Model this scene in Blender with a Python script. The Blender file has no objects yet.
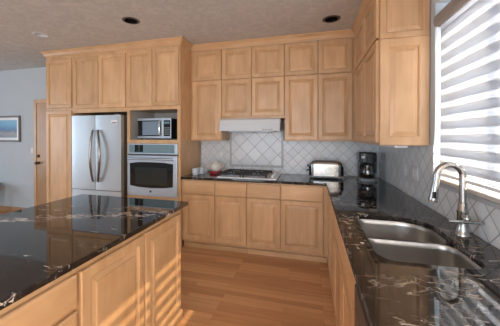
import bpy, bmesh, math, random
from mathutils import Vector, Matrix
random.seed(7)
PI = math.pi
S = bpy.context.scene
COL = S.collection

# ------------------------------------------------------------------ camera
cam_d = bpy.data.cameras.new('camera')
cam = bpy.data.objects.new('camera', cam_d); COL.objects.link(cam)
cam.location = (1.6036, -3.7030, 1.4321)
cam.rotation_euler = (PI/2 - 0.0058, 0.0, 0.2658)
cam_d.sensor_width = 36.0
cam_d.lens = 264.8/500*36.0
cam_d.shift_x = (250-238.914)/500
cam_d.shift_y = (137.684-163)/500
cam_d.clip_start = 0.02
S.camera = cam

# ------------------------------------------------------------------ world, sun, daylight
S.view_settings.view_transform = 'Standard'
S.view_settings.look = 'None'
S.view_settings.gamma = 1.0
S.view_settings.use_curve_mapping = False
S.view_settings.exposure = 0.24
w = bpy.data.worlds.new('daylight_sky'); S.world = w; w.use_nodes = True
bg = w.node_tree.nodes['Background']
bg.inputs[0].default_value = (0.80, 0.89, 1.0, 1)
bg.inputs[1].default_value = 1.15

def add_light(name, kind, loc, direction, energy, color, **kw):
    d = bpy.data.lights.new(name, kind); o = bpy.data.objects.new(name, d); COL.objects.link(o)
    o.location = loc
    o.rotation_euler = Vector(direction).to_track_quat('-Z', 'Y').to_euler()
    d.energy = energy; d.color = color
    for k, v in kw.items(): setattr(d, k, v)
    return o
add_light('sun', 'SUN', (8, -2, 6), (-1.0, -0.06, -0.86), 17.0, (1.0, 0.77, 0.48), angle=0.012)
# daylight entering by the windows of the living area behind the camera and on the left
add_light('daylight_front', 'AREA', (0.6, -7.42, 1.35), (0.05, 1, -0.05), 108, (0.78, 0.90, 1.0), shape='RECTANGLE', size=3.6, size_y=2.0)
add_light('daylight_left', 'AREA', (-6.42, -3.6, 1.35), (1, 0, -0.05), 70, (0.70, 0.85, 1.0), shape='RECTANGLE', size=3.4, size_y=1.9)
add_light('added_side_fill', 'AREA', (2.585, -5.5, 1.2), (-1, 0.05, -0.08), 128, (1.0, 0.89, 0.74), shape='RECTANGLE', size=2.4, size_y=1.9)  # added fill for the island face and floor, no known source
add_light('daylight_kitchen', 'AREA', (2.62, -2.5, 1.72), (-1, 0, -0.1), 38, (0.97, 0.97, 1.0), shape='RECTANGLE', size=1.7, size_y=1.1)

# ------------------------------------------------------------------ materials
def new_mat(name):
    m = bpy.data.materials.new(name); m.use_nodes = True
    nt = m.node_tree; b = nt.nodes['Principled BSDF']
    return m, nt, b
def N(nt, t, **kw):
    n = nt.nodes.new(t)
    for k, v in kw.items():
        if k.startswith('i_'):
            key = k[2:]
            key = int(key) if key.isdigit() else key
            n.inputs[key].default_value = v
        else: setattr(n, k, v)
    return n
def L(nt, a, ao, b, bi): nt.links.new(a.outputs[ao], b.inputs[bi])
def math_n(nt, op, a, b=None, clamp=False):
    n = nt.nodes.new('ShaderNodeMath'); n.operation = op; n.use_clamp = clamp
    for i, v in enumerate((a, b)):
        if v is None: continue
        if isinstance(v, (int, float)): n.inputs[i].default_value = v
        else: nt.links.new(v, n.inputs[i])
    return n.outputs[0]
def ramp(nt, fac, stops):
    r = nt.nodes.new('ShaderNodeValToRGB')
    e = r.color_ramp.elements
    while len(e) < len(stops): e.new(0.5)
    for i, (p, c) in enumerate(stops):
        e[i].position = p; e[i].color = c if len(c) == 4 else (*c, 1)
    nt.links.new(fac, r.inputs[0]); return r.outputs[0]
def mix(nt, fac, a, b, mode='MIX'):
    n = nt.nodes.new('ShaderNodeMix'); n.data_type = 'RGBA'; n.blend_type = mode
    for s, v in ((n.inputs[0], fac), (n.inputs[6], a), (n.inputs[7], b)):
        if isinstance(v, (int, float)): s.default_value = v
        elif isinstance(v, tuple): s.default_value = v if len(v) == 4 else (*v, 1)
        else: nt.links.new(v, s)
    return n.outputs[2]
def plain(name, col, rough=0.5, metal=0.0, coat=0.0, spec=0.5, var=0.04, scale=30):
    m, nt, b = new_mat(name)
    tc = N(nt, 'ShaderNodeTexCoord'); no = N(nt, 'ShaderNodeTexNoise', i_Scale=scale, i_Detail=3.0)
    L(nt, tc, 'Object', no, 'Vector')
    c0 = tuple(max(0, x*(1-var)) for x in col); c1 = tuple(min(1, x*(1+var)) for x in col)
    nt.links.new(ramp(nt, no.outputs[0], [(0.3, c0), (0.7, c1)]), b.inputs['Base Color'])
    b.inputs['Roughness'].default_value = rough; b.inputs['Metallic'].default_value = metal
    b.inputs['Coat Weight'].default_value = coat; b.inputs['Specular IOR Level'].default_value = spec
    return m
def maple(name, axis, dark=(0.50, 0.293, 0.145), light=(0.675, 0.428, 0.235), rough=0.36):
    m, nt, b = new_mat(name)
    tc = N(nt, 'ShaderNodeTexCoord'); oi = N(nt, 'ShaderNodeObjectInfo')
    off = N(nt, 'ShaderNodeVectorMath', operation='SCALE'); off.inputs[0].default_value = (7.3, 5.1, 9.7)
    L(nt, oi, 'Random', off, 'Scale')
    add = N(nt, 'ShaderNodeVectorMath', operation='ADD'); L(nt, tc, 'Object', add, 0); L(nt, off, 0, add, 1)
    mp = N(nt, 'ShaderNodeMapping'); L(nt, add, 0, mp, 'Vector')
    sc = [22.0, 22.0, 22.0]; sc[axis] = 1.3; mp.inputs['Scale'].default_value = sc
    fine = N(nt, 'ShaderNodeTexNoise', i_Scale=1.0, i_Detail=5.0, i_Roughness=0.6, i_Distortion=0.7)
    L(nt, mp, 0, fine, 'Vector')
    mp2 = N(nt, 'ShaderNodeMapping'); L(nt, add, 0, mp2, 'Vector')
    sc2 = [7.0, 7.0, 7.0]; sc2[axis] = 3.0; mp2.inputs['Scale'].default_value = sc2
    blot = N(nt, 'ShaderNodeTexNoise', i_Scale=1.0, i_Detail=2.5, i_Distortion=0.4); L(nt, mp2, 0, blot, 'Vector')
    f = math_n(nt, 'ADD', math_n(nt, 'MULTIPLY', fine.outputs[0], 0.4), math_n(nt, 'MULTIPLY', blot.outputs[0], 0.6))
    mid = tuple((a+c)/2 for a, c in zip(dark, light))
    col = ramp(nt, f, [(0.30, dark), (0.5, mid), (0.68, light)])
    tint = math_n(nt, 'ADD', math_n(nt, 'MULTIPLY', oi.outputs['Random'], 0.16), 0.92)
    hs = N(nt, 'ShaderNodeHueSaturation'); nt.links.new(col, hs.inputs['Color']); nt.links.new(tint, hs.inputs['Value'])
    L(nt, hs, 0, b, 'Base Color')
    b.inputs['Roughness'].default_value = rough
    b.inputs['Coat Weight'].default_value = 0.15; b.inputs['Coat Roughness'].default_value = 0.25
    return m
MV = maple('maple_vertical_grain', 2)
MX = maple('maple_grain_along_x', 0)
MY = maple('maple_grain_along_y', 1)
DOORWOOD = maple('alder_door', 2, (0.36, 0.185, 0.075), (0.48, 0.27, 0.125))

def granite(name, lo, hi, band):
    m, nt, b = new_mat(name)
    tc = N(nt, 'ShaderNodeTexCoord')
    mp = N(nt, 'ShaderNodeMapping'); L(nt, tc, 'Object', mp, 'Vector')
    mp.inputs['Rotation'].default_value = (0, 0, 0.55); mp.inputs['Scale'].default_value = (1.0, 1.9, 1.4)
    # drifting streaks: ridged noise masked by a big slow noise
    n1 = N(nt, 'ShaderNodeTexNoise', i_Scale=6.0, i_Detail=5.0, i_Roughness=0.55, i_Distortion=1.3); L(nt, mp, 0, n1, 'Vector')
    r1 = math_n(nt, 'ABSOLUTE', math_n(nt, 'SUBTRACT', n1.outputs[0], 0.5))
    v1 = ramp(nt, r1, [(0.0, (0.8, 0.8, 0.8)), (0.007, (0.5, 0.5, 0.5)), (0.02, (0, 0, 0))])
    n2 = N(nt, 'ShaderNodeTexNoise', i_Scale=2.6, i_Detail=3.0, i_Distortion=0.6); L(nt, mp, 0, n2, 'Vector')
    m2 = ramp(nt, n2.outputs[0], [(lo, (0, 0, 0)), (hi, (1, 1, 1))])
    # elongated pale flakes gathered in drifting bands
    mf = N(nt, 'ShaderNodeMapping'); L(nt, tc, 'Object', mf, 'Vector')
    mf.inputs['Rotation'].default_value = (0, 0, -0.35); mf.inputs['Scale'].default_value = (13.0, 36.0, 26.0)
    n3 = N(nt, 'ShaderNodeTexNoise', i_Scale=1.0, i_Detail=3.5, i_Roughness=0.55, i_Distortion=0.9); L(nt, mf, 0, n3, 'Vector')
    v3 = ramp(nt, n3.outputs[0], [(0.61, (0, 0, 0)), (0.67, (1, 1, 1))])
    mb = N(nt, 'ShaderNodeMapping'); L(nt, tc, 'Object', mb, 'Vector')
    mb.inputs['Rotation'].default_value = (0, 0, -0.25); mb.inputs['Scale'].default_value = (0.8, 2.4, 1.0); mb.inputs['Location'].default_value = (0.35, 0.2, 0)
    n4 = N(nt, 'ShaderNodeTexNoise', i_Scale=1.7, i_Detail=2.0); L(nt, mb, 0, n4, 'Vector')
    m4 = ramp(nt, n4.outputs[0], [(0.52, (0, 0, 0)), (0.60, (1, 1, 1))])
    if band:     # one pale drift of flakes crossing the slab
        sp = N(nt, 'ShaderNodeSeparateXYZ'); L(nt, tc, 'Object', sp, 0)
        d = math_n(nt, 'SUBTRACT', math_n(nt, 'ADD', sp.outputs[1], 2.40), math_n(nt, 'MULTIPLY', sp.outputs[0], 0.46))
        d = math_n(nt, 'ABSOLUTE', math_n(nt, 'ADD', d, math_n(nt, 'MULTIPLY', math_n(nt, 'SUBTRACT', n2.outputs[0], 0.5), 0.3)))
        bandm = ramp(nt, d, [(0.02, (1, 1, 1)), (0.10, (0, 0, 0))])
        v3b = ramp(nt, n3.outputs[0], [(0.48, (0, 0, 0)), (0.57, (1, 1, 1))])
        extra = mix(nt, 1.0, v3b, bandm, 'MULTIPLY')
    a = mix(nt, 1.0, v1, m2, 'MULTIPLY'); c = mix(nt, 1.0, v3, m4, 'MULTIPLY')
    msk = mix(nt, 1.0, a, c, 'LIGHTEN')
    if band: msk = mix(nt, 1.0, msk, extra, 'LIGHTEN')
    n5 = N(nt, 'ShaderNodeTexNoise', i_Scale=26.0, i_Detail=3.0); L(nt, tc, 'Object', n5, 'Vector')
    dark = ramp(nt, n5.outputs[0], [(0.35, (0.008, 0.008, 0.009)), (0.7, (0.034, 0.028, 0.024))])
    lite = ramp(nt, n5.outputs[0], [(0.35, (0.36, 0.31, 0.27)), (0.65, (0.62, 0.57, 0.52))])
    col = mix(nt, msk, dark, lite)
    nt.links.new(col, b.inputs['Base Color'])
    b.inputs['Roughness'].default_value = 0.03
    b.inputs['IOR'].default_value = 1.6
    return m
GRANITE = granite('black_granite', 0.48, 0.60, False)
GRANITE_ISLAND = granite('black_granite_island', 0.60, 0.72, True)

def diamond_tile(name, ax, s, u0, v0, tile0, tile1, grout, gw=0.022):
    m, nt, b = new_mat(name)
    tc = N(nt, 'ShaderNodeTexCoord'); sp = N(nt, 'ShaderNodeSeparateXYZ'); L(nt, tc, 'Object', sp, 0)
    u = math_n(nt, 'SUBTRACT', sp.outputs[ax], u0); v = math_n(nt, 'SUBTRACT', sp.outputs[2], v0)
    k = 1/(s*math.sqrt(2))
    p = math_n(nt, 'MULTIPLY', math_n(nt, 'ADD', u, v), k); q = math_n(nt, 'MULTIPLY', math_n(nt, 'SUBTRACT', u, v), k)
    def edge(t):
        f = math_n(nt, 'FRACT', t); return math_n(nt, 'MINIMUM', f, math_n(nt, 'SUBTRACT', 1.0, f))
    e = math_n(nt, 'MINIMUM', edge(p), edge(q))
    g = ramp(nt, e, [(gw, (1, 1, 1)), (gw*1.7, (0, 0, 0))])
    cv = N(nt, 'ShaderNodeCombineXYZ')
    nt.links.new(math_n(nt, 'FLOOR', p), cv.inputs[0]); nt.links.new(math_n(nt, 'FLOOR', q), cv.inputs[1])
    wn = N(nt, 'ShaderNodeTexWhiteNoise'); L(nt, cv, 0, wn, 'Vector')
    no = N(nt, 'ShaderNodeTexNoise', i_Scale=9.0, i_Detail=4.0, i_Distortion=1.0); L(nt, tc, 'Object', no, 'Vector')
    t = math_n(nt, 'ADD', math_n(nt, 'MULTIPLY', wn.outputs[0], 0.6), math_n(nt, 'MULTIPLY', no.outputs[0], 0.4))
    tcol = ramp(nt, t, [(0.1, tile0), (0.9, tile1)])
    nt.links.new(mix(nt, g, tcol, grout), b.inputs['Base Color'])
    nt.links.new(math_n(nt, 'ADD', math_n(nt, 'MULTIPLY', g, 0.5), 0.22), b.inputs['Roughness'])
    bp = N(nt, 'ShaderNodeBump', i_Strength=0.35, i_Distance=0.003, invert=True); nt.links.new(g, bp.inputs['Height'])
    L(nt, bp, 0, b, 'Normal')
    return m
T0, T1, GR = (0.61, 0.64, 0.68), (0.73, 0.755, 0.79), (0.33, 0.34, 0.36)
TILE_BIG = diamond_tile('large_diamond_tile', 0, 0.1556, 0.61, 1.50, T0, T1, (0.36, 0.37, 0.39), 0.017)
TILE_BACK = diamond_tile('small_diamond_tile', 0, 0.1016, 0.0, 0.914, T0, T1, (0.40, 0.41, 0.43), 0.022)
TILE_RIGHT = diamond_tile('small_diamond_tile_side', 1, 0.1016, 0.0, 0.914, (0.66, 0.68, 0.70), (0.78, 0.80, 0.81), (0.33, 0.34, 0.35), 0.024)
LINER = plain('tile_liner', (0.42, 0.43, 0.45), 0.3)

def plank_floor():
    m, nt, b = new_mat('oak_plank_floor')
    tc = N(nt, 'ShaderNodeTexCoord')
    br = N(nt, 'ShaderNodeTexBrick', offset=0.37, offset_frequency=3)
    br.inputs['Scale'].default_value = 1.0; br.inputs['Brick Width'].default_value = 0.85; br.inputs['Row Height'].default_value = 0.057
    br.inputs['Mortar Size'].default_value = 0.0008; br.inputs['Mortar Smooth'].default_value = 0.2
    br.inputs['Color1'].default_value = (0, 0, 0, 1); br.inputs['Color2'].default_value = (1, 1, 1, 1); br.inputs['Mortar'].default_value = (0.0, 0, 0, 1)
    L(nt, tc, 'Object', br, 'Vector')
    mp = N(nt, 'ShaderNodeMapping'); L(nt, tc, 'Object', mp, 'Vector'); mp.inputs['Scale'].default_value = (2.0, 40.0, 1.0)
    no = N(nt, 'ShaderNodeTexNoise', i_Scale=1.0, i_Detail=5.0, i_Roughness=0.65, i_Distortion=0.8); L(nt, mp, 0, no, 'Vector')
    t = math_n(nt, 'ADD', math_n(nt, 'MULTIPLY', br.outputs['Color'], 0.36), math_n(nt, 'MULTIPLY', no.outputs[0], 0.60))
    col = ramp(nt, t, [(0.12, (0.40, 0.185, 0.078)), (0.45, (0.58, 0.305, 0.145)), (0.85, (0.74, 0.43, 0.23))])
    col = mix(nt, math_n(nt, 'MULTIPLY', br.outputs['Fac'], 0.6), col, (0.08, 0.035, 0.018))
    nt.links.new(col, b.inputs['Base Color']); b.inputs['Roughness'].default_value = 0.32
    b.inputs['Specular IOR Level'].default_value = 0.4
    return m
FLOOR = plank_floor()

def ceiling_mat():
    m, nt, b = new_mat('knockdown_plaster')
    tc = N(nt, 'ShaderNodeTexCoord')
    no = N(nt, 'ShaderNodeTexNoise', i_Scale=9.0, i_Detail=4.0, i_Roughness=0.6, i_Distortion=1.5); L(nt, tc, 'Object', no, 'Vector')
    h = ramp(nt, no.outputs[0], [(0.47, (0, 0, 0)), (0.54, (1, 1, 1))])
    bp = N(nt, 'ShaderNodeBump', i_Strength=0.35, i_Distance=0.004); nt.links.new(h, bp.inputs['Height']); L(nt, bp, 0, b, 'Normal')
    nt.links.new(mix(nt, h, (0.55, 0.555, 0.56), (0.61, 0.615, 0.62)), b.inputs['Base Color']); b.inputs['Roughness'].default_value = 0.8
    return m
CEIL = ceiling_mat()
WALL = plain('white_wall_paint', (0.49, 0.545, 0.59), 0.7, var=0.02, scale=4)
WHITE = plain('white_trim_paint', (0.74, 0.74, 0.73), 0.4, var=0.015)
NICHE = plain('grey_melamine', (0.50, 0.48, 0.47), 0.5)
def steel(name, col, rough, axis):
    m, nt, b = new_mat(name)
    tc = N(nt, 'ShaderNodeTexCoord'); mp = N(nt, 'ShaderNodeMapping'); L(nt, tc, 'Object', mp, 'Vector')
    sc = [220.0]*3; sc[axis] = 2.0; mp.inputs['Scale'].default_value = sc
    no = N(nt, 'ShaderNodeTexNoise', i_Scale=1.0, i_Detail=3.0); L(nt, mp, 0, no, 'Vector')
    nt.links.new(math_n(nt, 'ADD', math_n(nt, 'MULTIPLY', no.outputs[0], 0.06), rough-0.03), b.inputs['Roughness'])
    c0 = tuple(x*0.97 for x in col)
    nt.links.new(ramp(nt, no.outputs[0], [(0.3, c0), (0.7, col)]), b.inputs['Base Color'])
    b.inputs['Metallic'].default_value = 1.0
    return m
STEEL_V = steel('brushed_steel_vertical', (0.58, 0.62, 0.65), 0.46, 2)
STEEL_X = steel('brushed_steel_horizontal', (0.58, 0.66, 0.75), 0.46, 0)  # blue cast stands in for reflected sky; the steel itself is neutral
SINKSTEEL = plain('satin_sink_steel', (0.48, 0.47, 0.46), 0.30, 1.0, var=0.015)
NICKEL = steel('brushed_nickel', (0.46, 0.45, 0.44), 0.22, 2)
HANDLE = plain('dark_chrome', (0.24, 0.215, 0.20), 0.2, 1.0, var=0.01)
DKSTEEL = plain('dark_appliance_steel', (0.15, 0.13, 0.12), 0.4, 0.6)
CHROME = plain('chrome', (0.80, 0.79, 0.78), 0.10, 1.0, var=0.01)
BLACK = plain('black_plastic', (0.007, 0.007, 0.008), 0.22)
TOASTER = plain('toaster_chrome', (0.38, 0.375, 0.37), 0.2, 1.0, var=0.01)
PLATE = plain('off_white_plate', (0.60, 0.61, 0.63), 0.35, var=0.01)
FRIDGESIDE = plain('fridge_side_wood_reflection', (0.13, 0.115, 0.10), 0.35)  # brown of the reflected wood is painted into the dark grey
BLACKGLASS = plain('black_glass', (0.010, 0.011, 0.012), 0.05, var=0.0)
DARKGLASS = plain('dark_oven_window', (0.022, 0.028, 0.028), 0.12, var=0.0)
BLUEGLASS = plain('blue_grey_display_glass', (0.16, 0.26, 0.31), 0.08, var=0.05)
MWGLASS = plain('microwave_window', (0.20, 0.27, 0.36), 0.12, var=0.02)  # bluish window reflection painted into the glass colour
DKGREY = plain('dark_grey_enamel', (0.055, 0.052, 0.05), 0.4)
GREYPL = plain('grey_plastic', (0.22, 0.24, 0.26), 0.35)
IRON = plain('cast_iron', (0.018, 0.018, 0.02), 0.55)
ENAMEL = plain('white_enamel', (0.75, 0.78, 0.81), 0.2, var=0.01)
HOODW = plain('white_hood_enamel', (0.63, 0.67, 0.72), 0.35, var=0.01)
CERAMIC = plain('white_ceramic', (0.72, 0.71, 0.66), 0.15, var=0.01)
PINKCER = plain('blush_ceramic', (0.66, 0.53, 0.50), 0.2, var=0.02)
BLUECUP = plain('pale_blue_ceramic', (0.60, 0.66, 0.74), 0.25, var=0.03)
RED = plain('red_silicone', (0.36, 0.012, 0.03), 0.5)
BRONZE = plain('aged_bronze', (0.10, 0.065, 0.04), 0.35, 0.9)
SHADE = plain('shadow_toned_cassette', (0.30, 0.27, 0.255), 0.55)  # the cassette's shading is put into this grey-brown base colour
FRAMEW = plain('grey_wood_frame', (0.17, 0.15, 0.14), 0.5)
DARKWOOD = plain('dark_stained_wood', (0.035, 0.018, 0.012), 0.35)
SILLM = plain('beige_sill', (0.58, 0.53, 0.47), 0.4)
PAPER = plain('white_sticker', (0.78, 0.78, 0.80), 0.5, var=0.0)
INK = plain('dark_ink', (0.08, 0.05, 0.09), 0.5)

def glass_mat(name, tint=(1, 1, 1), gloss=0.08):
    m, nt, b = new_mat(name); nt.nodes.remove(b)
    out = nt.nodes['Material Output']
    tr = N(nt, 'ShaderNodeBsdfTransparent'); tr.inputs[0].default_value = (*tint, 1)
    gl = N(nt, 'ShaderNodeBsdfGlossy'); gl.inputs['Roughness'].default_value = 0.02
    mx = N(nt, 'ShaderNodeMixShader'); mx.inputs[0].default_value = gloss
    L(nt, tr, 0, mx, 1); L(nt, gl, 0, mx, 2); L(nt, mx, 0, out, 0)
    return m
GLASS = glass_mat('window_glass')
CARAFE = glass_mat('carafe_glass', (0.75, 0.75, 0.75), 0.14)
def fabric(name, transp, dif, trl):
    m, nt, b = new_mat(name); nt.nodes.remove(b)
    out = nt.nodes['Material Output']
    tr = N(nt, 'ShaderNodeBsdfTransparent')
    d = N(nt, 'ShaderNodeBsdfDiffuse'); d.inputs[0].default_value = (*dif, 1)
    t = N(nt, 'ShaderNodeBsdfTranslucent'); t.inputs[0].default_value = (*trl, 1)
    tc = N(nt, 'ShaderNodeTexCoord'); no = N(nt, 'ShaderNodeTexNoise', i_Scale=60.0, i_Detail=2.0); L(nt, tc, 'Object', no, 'Vector')
    a = N(nt, 'ShaderNodeMixShader'); nt.links.new(math_n(nt, 'ADD', math_n(nt, 'MULTIPLY', no.outputs[0], 0.1), 0.5), a.inputs[0])
    L(nt, d, 0, a, 1); L(nt, t, 0, a, 2)
    mx = N(nt, 'ShaderNodeMixShader'); mx.inputs[0].default_value = transp
    L(nt, a, 0, mx, 1); L(nt, tr, 0, mx, 2); L(nt, mx, 0, out, 0)
    return m
SHEER = fabric('sheer_white_fabric', 0.47, (0.70, 0.71, 0.73), (0.30, 0.32, 0.35))
VANE = fabric('woven_vane_fabric', 0.05, (0.78, 0.79, 0.81), (0.60, 0.64, 0.70))
def art_mat():
    m, nt, b = new_mat('seascape_print')
    tc = N(nt, 'ShaderNodeTexCoord'); sp = N(nt, 'ShaderNodeSeparateXYZ'); L(nt, tc, 'Object', sp, 0)
    no = N(nt, 'ShaderNodeTexNoise', i_Scale=14.0, i_Detail=5.0); L(nt, tc, 'Object', no, 'Vector')
    z = math_n(nt, 'ADD', math_n(nt, 'MULTIPLY', math_n(nt, 'SUBTRACT', sp.outputs[2], 1.38), 2.66), math_n(nt, 'MULTIPLY', math_n(nt, 'SUBTRACT', no.outputs[0], 0.5), 0.3))
    c = ramp(nt, z, [(0.05, (0.20, 0.24, 0.30)), (0.28, (0.30, 0.28, 0.30)), (0.42, (0.10, 0.17, 0.30)), (0.55, (0.10, 0.26, 0.48)), (0.72, (0.14, 0.36, 0.55)), (0.95, (0.20, 0.42, 0.58))])
    nt.links.new(c, b.inputs['Base Color']); b.inputs['Roughness'].default_value = 0.3
    return m
ART = art_mat()

# ------------------------------------------------------------------ mesh helpers
class MB:
    def __init__(s): s.bm = bmesh.new()
    def box(s, x0, x1, y0, y1, z0, z1, bev=0.0):
        t = bmesh.new()
        vs = [t.verts.new((x, y, z)) for z in (z0, z1) for y in (y0, y1) for x in (x0, x1)]
        for f in ((0, 2, 3, 1), (4, 5, 7, 6), (0, 1, 5, 4), (2, 6, 7, 3), (0, 4, 6, 2), (1, 3, 7, 5)):
            t.faces.new([vs[i] for i in f])
        if bev > 0:
            bmesh.ops.bevel(t, geom=list(t.edges), offset=bev, segments=2, affect='EDGES', profile=0.6)
        s.join(t); return s
    def join(s, t):
        me = bpy.data.meshes.new('tmp'); t.to_mesh(me); t.free(); s.bm.from_mesh(me); bpy.data.meshes.remove(me)
    def rings(s, rings, closed=True, cap0=True, cap1=True):
        rv = [[s.bm.verts.new(p) for p in r] for r in rings]
        n = len(rv[0])
        for a, b in zip(rv[:-1], rv[1:]):
            for i in range(n if closed else n-1):
                j = (i+1) % n
                try: s.bm.faces.new((a[i], a[j], b[j], b[i]))
                except ValueError: pass
        if cap0: s.bm.faces.new(list(reversed(rv[0])))
        if cap1: s.bm.faces.new(rv[-1])
        return s
    def lathe(s, c, prof, n=28, axis=(0, 0, 1)):
        q = Vector((0, 0, 1)).rotation_difference(Vector(axis)).to_matrix()
        c = Vector(c); R = []
        for r, z in prof:
            R.append([c + q @ Vector((max(r, 1e-4)*math.cos(2*PI*i/n), max(r, 1e-4)*math.sin(2*PI*i/n), z)) for i in range(n)])
        return s.rings(R)
    def tube(s, pts, rad, n=12, caps=True):
        pts = [Vector(p) for p in pts]
        rads = rad if isinstance(rad, (list, tuple)) else [rad]*len(pts)
        R = []; up = None
        for i, p in enumerate(pts):
            d = (pts[min(i+1, len(pts)-1)] - pts[max(i-1, 0)]).normalized()
            if up is None:
                a = Vector((0, 0, 1)) if abs(d.z) < 0.9 else Vector((1, 0, 0))
                up = (a - d*a.dot(d)).normalized()
            else: up = (up - d*up.dot(d)).normalized()
            v = d.cross(up)
            R.append([p + (up*math.cos(2*PI*k/n) + v*math.sin(2*PI*k/n))*rads[i] for k in range(n)])
        return s.rings(R, cap0=caps, cap1=caps)
    def sphere(s, c, r, sz=(1, 1, 1), n=16):
        t = bmesh.new(); bmesh.ops.create_uvsphere(t, u_segments=n, v_segments=n//2, radius=r)
        for v in t.verts: v.co = Vector((v.co.x*sz[0]+c[0], v.co.y*sz[1]+c[1], v.co.z*sz[2]+c[2]))
        s.join(t); return s
    def build(s, name, m, parent=None, smooth=False):
        bmesh.ops.recalc_face_normals(s.bm, faces=list(s.bm.faces))
        me = bpy.data.meshes.new(name); s.bm.to_mesh(me); s.bm.free()
        if smooth:
            for p in me.polygons: p.use_smooth = True
            try: me.set_sharp_from_angle(angle=math.radians(smooth if smooth is not True else 40))
            except Exception: pass
        me.materials.append(m)
        o = bpy.data.objects.new(name, me); COL.objects.link(o)
        if parent:
            o.parent = parent
            w = Vector(); q = parent
            while q: w += q.location; q = q.parent
            o.location = -w
        return o
def tag(o, label=None, cat=None, group=None, kind=None):
    for k, v in (('label', label), ('category', cat), ('group', group), ('kind', kind)):
        if v: o[k] = v
    return o
def thing(name, loc, label, cat, group=None, kind=None):
    o = bpy.data.objects.new(name, None); COL.objects.link(o); o.location = loc; o.empty_display_size = 0.1
    return tag(o, label, cat, group, kind)
def copy_tree(o, loc, label):
    r = o.copy(); COL.objects.link(r); r.location = loc; r['label'] = label
    def rec(src, dst):
        for ch in [c for c in bpy.data.objects if c.parent == src]:
            c = ch.copy(); COL.objects.link(c); c.parent = dst; rec(ch, c)
    rec(o, r); return r
def shape2d(name, outer, holes, z0, z1, m, bev=0.0, parent=None):
    """flat slab with holes (extruded outline, eased edges)"""
    cu = bpy.data.curves.new(name+'_outline', 'CURVE'); cu.dimensions = '2D'; cu.fill_mode = 'BOTH'
    for loop in [outer]+holes:
        sp = cu.splines.new('POLY'); sp.points.add(len(loop)-1); sp.use_cyclic_u = True
        for p, (x, y) in zip(sp.points, loop): p.co = (x, y, 0, 1)
    cu.extrude = (z1-z0)/2 - bev; cu.bevel_depth = bev; cu.bevel_resolution = 2; cu.offset = -bev
    t = bpy.data.objects.new('tmp', cu); COL.objects.link(t)
    dg = bpy.context.evaluated_depsgraph_get(); dg.update()
    me = bpy.data.meshes.new_from_object(t.evaluated_get(dg))
    bpy.data.objects.remove(t); bpy.data.curves.remove(cu)
    b = MB(); b.bm.from_mesh(me); bpy.data.meshes.remove(me)
    bmesh.ops.remove_doubles(b.bm, verts=list(b.bm.verts), dist=1e-5)
    for v in b.bm.verts: v.co.z += (z0+z1)/2
    return b.build(name, m, parent)
def round_rect(x0, x1, y0, y1, r, n=8):
    """corner radii r = (x0y0, x1y0, x1y1, x0y1)"""
    if not isinstance(r, (list, tuple)): r = (r,)*4
    P = []
    for (cx, cy, a), rr in zip(((x0, y0, PI), (x1, y0, 1.5*PI), (x1, y1, 0), (x0, y1, 0.5*PI)), r):
        ox = cx + (rr if cx == x0 else -rr); oy = cy + (rr if cy == y0 else -rr)
        for i in range(n+1):
            t = a + 0.5*PI*i/n; P.append((ox + rr*math.cos(t), oy + rr*math.sin(t)))
    return P
# a face frame basis: origin plane + outward normal
class Face:
    def __init__(s, kind, plane): s.k, s.p = kind, plane
    def pt(s, u, v, d):
        if s.k == '-y': return Vector((u, s.p-d, v))
        if s.k == '-x': return Vector((s.p-d, u, v))
        if s.k == '+x': return Vector((s.p+d, u, v))
    def box(s, b, u0, u1, v0, v1, d0, d1, bev=0.0):
        a = s.pt(u0, v0, d0); c = s.pt(u1, v1, d1)
        return b.box(min(a.x, c.x), max(a.x, c.x), min(a.y, c.y), max(a.y, c.y), a.z, c.z, bev)
    def ring(s, u0, u1, v0, v1, ins, d):
        return [s.pt(u0+ins, v0+ins, d), s.pt(u1-ins, v0+ins, d), s.pt(u1-ins, v1-ins, d), s.pt(u0+ins, v1-ins, d)]
    def hmat(s): return MX if s.k == '-y' else MY
def panel_door(F, name, u0, u1, v0, v1, parent, sw=0.056, th=0.023, label=None):
    b = MB()
    R = [F.ring(u0, u1, v0, v1, i, d) for i, d in ((sw, 0.001), (0, 0.001), (0, th-0.005), (0.002, th-0.002), (0.006, th), (sw-0.009, th), (sw-0.007, th-0.004), (sw-0.002, th-0.006), (sw, th-0.014), (sw, 0.001))]
    b.rings(R, cap0=False, cap1=False)
    bmesh.ops.remove_doubles(b.bm, verts=list(b.bm.verts), dist=1e-6)
    d = b.build(name, MV, parent)
    p = MB()
    e = sw+0.0005
    R = [F.ring(u0, u1, v0, v1, i, dd) for i, dd in ((e, 0.002), (e, th-0.0145), (e+0.004, th-0.0145), (e+0.030, th-0.0055), (e+0.0305, th-0.002), (e+0.033, th-0.001))]
    p.rings(R)
    p.build('raised_panel', MV, d)
    return d
def slab_front(F, name, u0, u1, v0, v1, parent, th=0.023):
    b = MB()
    R = [F.ring(u0, u1, v0, v1, i, d) for i, d in ((0, 0.001), (0, th-0.006), (0.003, th-0.0025), (0.010, th))]
    b.rings(R); return b.build(name, F.hmat(), parent)

H = 2.681            # ceiling height
XR = 2.4445          # right wall
CT = 0.914           # worktop height

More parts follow.
